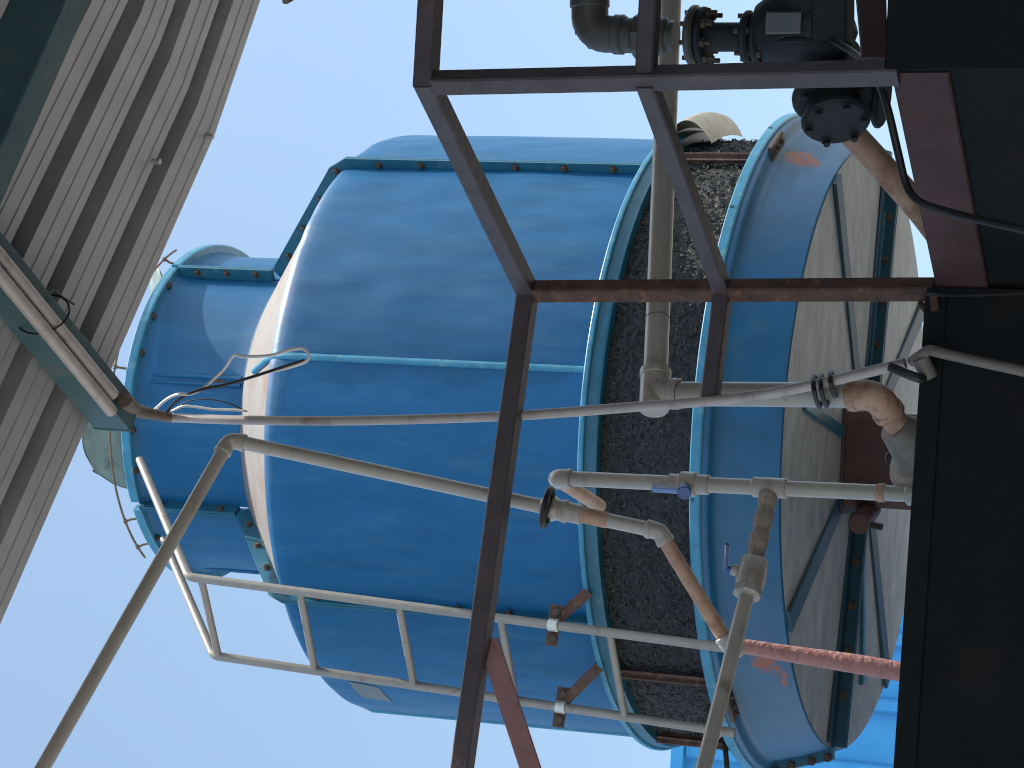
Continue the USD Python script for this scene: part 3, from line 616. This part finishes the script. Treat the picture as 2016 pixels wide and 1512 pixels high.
# iron valve assembly, top right
YI = 5.35
U = [atY(1160, -60, YI), atY(1162, 66, YI), atY(1330, 72, YI)]
iv = piping('valve_pipework', 'dark iron check valve with bolted flanges and plastic elbow at the top', U, .039, m='iron', cat='valve', mats={0: 'pvc_shaded', 1: 'pvc_shaded', ('e', 1): 'pvc_shaded'})
def P(x, y, Y=YI): return atY(x, y, Y)
obj('union', [cyl(P(1222, 69), P(1262, 71), .044), cyl(P(1250, 70), P(1278, 71), .058, 8), cyl(P(1280, 71), P(1316, 71), .047)], 'pvc_shaded', iv)
fl = obj('flange', [cyl(P(1360, 72), P(1377, 72), .077, 28)], 'pvc_shaded', iv, label='pale plastic bolted flange')
f2 = obj('flange', [cyl(P(1379, 72), P(1393, 72), .073, 28)], 'iron', iv)
ax = unit(P(1393, 72)-P(1360, 72)); e1 = unit(np.cross(ax, (0, 1, .2))); e2 = np.cross(ax, e1)
for a in np.arange(.4, 6.28, math.pi/4):
    o = .060*(math.cos(a)*e1+math.sin(a)*e2); obj('bolt', [sweep([P(1352, 72)+o, P(1414, 72)+o], .006, 8), sweep([P(1393, 72)+o, P(1401, 72)+o], .012, 6)], 'bolt_rust', f2, smooth=False)
obj('spool', [sweep([P(1393, 73), P(1405, 73), P(1465, 73), P(1475, 73)], [.045, .036, .036, .044], 24)], 'iron', iv)
f3 = obj('flange', [cyl(P(1466, 74), P(1482, 74), .066, 28), cyl(P(1486, 74), P(1500, 74), .066, 28)], 'iron', iv)
for a in np.arange(.4, 6.28, math.pi/3):
    o = .054*(math.cos(a)*e1+math.sin(a)*e2); obj('bolt', [sweep([P(1456, 74)+o, P(1508, 74)+o], .006, 8), sweep([P(1500, 74)+o, P(1507, 74)+o], .012, 6)], 'bolt_rust', f3, smooth=False)
hx = lambda pts, rs: sweep(pts, rs, 26)
obj('valve_body', [hx([P(1496, 62), P(1520, 60), P(1560, 58), P(1610, 52), P(1650, 40), P(1672, 30)], [.066, .085, .100, .100, .085, .05])], 'iron', iv)
obj('bonnet', [hx([P(1590, -80), P(1590, -20), P(1588, 40), P(1585, 100), P(1583, 118)], [.11, .11, .10, .088, .06]), cyl(P(1586, 84), P(1585, 98), .098, 28)], 'iron', iv)
np_ = P(1545, 45, YI-.125); obj('name_plate', bar(np_+ray(0, 0)*0-np.array([0, 0, .04]), np_+np.array([0, 0, .045]), .052, .012, (0, 1, 0), .004), 'plate_grey', iv)
obj('actuator', [bar(P(1640, -60, YI-.06), P(1640, 85, YI-.06), .085, .085), cyl(P(1655, 60, YI-.02), P(1625, 95, YI-.02), .04)], 'iron', iv)
# second flanged elbow below the rail, its disc facing down towards the viewer
vw = unit(EYE-P(1640, 190, 5.25)); 
axd = unit(vw*.62+.85*(-R2)-.10*U2)
c1 = P(1640, 190, 5.32); c2 = c1+axd*.075
el = obj('elbow_body', [hx([P(1640, 110, 5.45), P(1642, 150, 5.40), c1-axd*.01], [.07, .074, .08]), hx([c1, c2], [.062, .062])], 'iron', iv)
fA = obj('flange', cyl(c1-axd*.012, c1+axd*.014, .098, 32), 'iron', iv); fB = obj('flange', cyl(c2-axd*.016, c2+axd*.008, .082, 32), 'iron', iv)
e1 = unit(np.cross(axd, (0, 0, 1))); e2 = np.cross(axd, e1)
for a in np.arange(.5, 6.28, math.pi/3): obj('bolt', hexbolt(c2+axd*.008+.066*(math.cos(a)*e1+math.sin(a)*e2), axd, .009), 'iron', fB, smooth=False)
for a in np.arange(.9, 6.28, math.pi/3): obj('bolt', hexbolt(c1+axd*.014+.078*(math.cos(a)*e1+math.sin(a)*e2), axd, .009), 'iron', fA, smooth=False)
obj('side_port', [cyl(P(1690, 190, 5.4), P(1742, 200, 5.4), .05, 24), cyl(P(1728, 198, 5.4), P(1742, 200, 5.4), .066, 24)], 'iron', iv)
# orange stained pipe leaving that flange
op = [atY(1640, 225, 5.6), atY(1702, 290, 5.62), atY(1800, 400, 5.66), atY(1870, 490, 5.7)]
obj('stained_pipe', sweep(spline(op, 8), .034, 18), 'pvc_dirty', label='orange stained plastic pipe below the iron flanges', cat='pipe')
# maroon bracket at the top of the platform edge
mb = thing('edge_bracket', 'maroon steel bracket plate at the top beside the iron valve', 'bracket', tuple(P(1720, 50, 4.75)))
obj('plate', bar(P(1718, -80, 4.9), P(1722, 116, 4.75), .055, .012, (0, 1, .3)), 'maroon', mb)
obj('gusset', bar(P(1690, -60, 4.95), P(1706, 110, 4.85), .02, .05, (0, 1, .3)), 'maroon', mb)

# ------------------------------------------------------------------ conduits, hoses, wires
CN = [atY(328, 822, 5.36), atY(480, 827, 5.32), atY(700, 828, 5.28), atY(1000, 819, 5.22), atY(1250, 801, 5.18), atY(1450, 784, 5.14), atY(1600, 758, 5.12), atY(1782, 715, 5.10)]
cd = thing('hanging_conduit', 'thin grey conduit hanging from the rafter end across the tower to the platform', 'conduit', tuple(CN[-1]))
obj('tube', sweep(spline(CN, 6), .0125, 14), 'conduit', cd)
tj = [ra1-td*.10-ts*.01+np.array([0, 0, -.08]), atY(268, 807, 5.20), atY(300, 815, 5.28), atY(335, 822, 5.355)]
obj('taped_joint', sweep(spline(tj, 6), [.019, .020, .021, .020, .019, .018, .019, .017, .018, .016, .017, .016, .015, .015, .0148, .0145, .014, .0138, .0135], 12), 'tape', cd)
tie = unit(CN[6]-CN[5])
for k, (x, y) in enumerate(((1608, 772), (1622, 770), (1640, 757))):
    c = atY(x, y-2, 5.20); 
    s = unit(np.cross(tie, (0, 1, .3))); lo = .037 if k < 2 else .03
    loop = [c+s*lo*math.cos(a)+np.array([0, 1, .2])*(.112*math.sin(a)) for a in np.linspace(0, 2*np.pi, 25)]
    p = obj('strap', sweep(loop, .0055, 8), 'rubber', cd)
obj('end_clamp', [sweep(spline([atY(1752, 722, 5.06), atY(1790, 738, 5.05), atY(1812, 745, 5.06), atY(1822, 742, 5.1)], 5), .011, 10)], 'rubber', cd)
el_ = [atY(1795, 712, 5.10), atY(1812, 700, 5.08), atY(1830, 690, 5.07), atY(1850, 694, 5.06), atY(1930, 712, 5.05), atY(2050, 738, 5.03)]
obj('bent_conduit', [sweep(spline(el_, 6), .0125, 12), cyl(atY(1812, 705, 5.08), atY(1832, 745, 5.09), .02)], 'pump_grey', label='short conduit bending over the platform edge towards the lower right', cat='conduit')  # darker grey paints in the shade lying on this conduit
# rusty bracket at the corner of the platform
rb_ = thing('rusty_bracket', 'small rusty bracket under the broken railing post at the platform corner', 'bracket', tuple(atY(1830, 630, 5.15)))
obj('plate', bar(atY(1834, 590, 5.14), atY(1828, 690, 5.14), .014, .03), 'rust', rb_, smooth=False)
obj('strut', bar(atY(1812, 598, 5.2), atY(1832, 622, 5.15), .014, .014), 'rust', rb_, smooth=False)
obj('pin', cyl(atY(1838, 580, 5.12), atY(1842, 612, 5.12), .01), 'rust', rb_)
# wires at the rafter end
def wire(name, label, pts, r, m, Y=5.30): obj(name, sweep(spline([atY(x, y, Y+dy) for x, y, dy in pts], 8), r, 8), m, label=label, cat='wire')
wire('white_wire', 'white wire looping up from the taped joint and folding back on the right', [(303, 808, .05), (330, 785, .02), (352, 776, 0), (372, 776, 0), (400, 764, 0), (440, 728, 0), (460, 700, -.01), (480, 702, -.01), (530, 700, -.02), (575, 688, -.03), (597, 687, -.03), (607, 698, -.03), (603, 711, -.03), (570, 723, -.03), (530, 732, -.02)], .0042, 'white_wire')
wire('black_wire', 'black wire running beside the white wire loop', [(326, 813, .05), (345, 792, .02), (370, 776, 0), (400, 766, -.01), (440, 758, -.01), (490, 744, -.02), (540, 728, -.03), (600, 709, -.03)], .0042, 'rubber')
wire('short_white_wire', 'short white wire with a bare end lying just above the conduit', [(338, 810, .05), (360, 800, .04), (385, 801, .04), (420, 806, .04), (460, 807, .04), (482, 809, .04)], .0036, 'white_wire')
wire('thin_dark_wire', 'thin dark wire arching above the short white wire', [(342, 806, .05), (370, 790, .05), (410, 786, .05), (450, 794, .05), (486, 810, .05)], .002, 'rubber')
# black hose over the maroon plate
HS = [atY(1640, 80, 5.2), atY(1690, 112, 5.0), atY(1728, 160, 4.75), atY(1748, 215, 4.7), atY(1768, 300, 4.70), atY(1785, 365, 4.70), atY(1812, 398, 4.68), atY(1870, 418, 4.66), atY(1950, 438, 4.6), atY(2060, 462, 4.5)]
obj('black_hose', sweep(spline(HS, 7), .0085, 10), 'rubber', label='black rubber hose sagging from the iron valve over the maroon edge plate', cat='hose')
tc_ = [atY(1826, 580, 5.1), atY(1900, 582, 5.05), atY(2060, 575, 5.0)]
obj('thin_cable', sweep(spline(tc_, 6), .003, 6), 'rubber', label='thin dark cable leaving the rusty bracket along the platform beam', cat='cable')

# ------------------------------------------------------------------ blue building behind
YB = 17.0
pR = atY(1800, 985, YB); zt = atY(1338, 1500, YB)[2]
bb = thing('blue_building', 'bright blue ribbed sheet-metal building behind the tower at lower right', 'building', (pR[0]-4, YB, 0))
xs = pR[0]
wallm = trimesh.creation.box((9.0, 4.0, zt)); wallm.apply_translation((xs-4.5, YB+2.0, zt/2))
obj('wall', wallm, 'bg_blue', bb, smooth=False)
obj('roof_edge', bar((xs-9.1, YB-.03, zt), (xs+.1, YB-.03, zt), .12, .10), 'bg_blue', bb)
x = xs-.05
while x > xs-4.5:
    obj('wall_rib', bar((x, YB-.025, 0), (x, YB-.025, zt-.06), .10, .05, (0, 1, 0), .015), 'bg_blue', bb); x -= .50
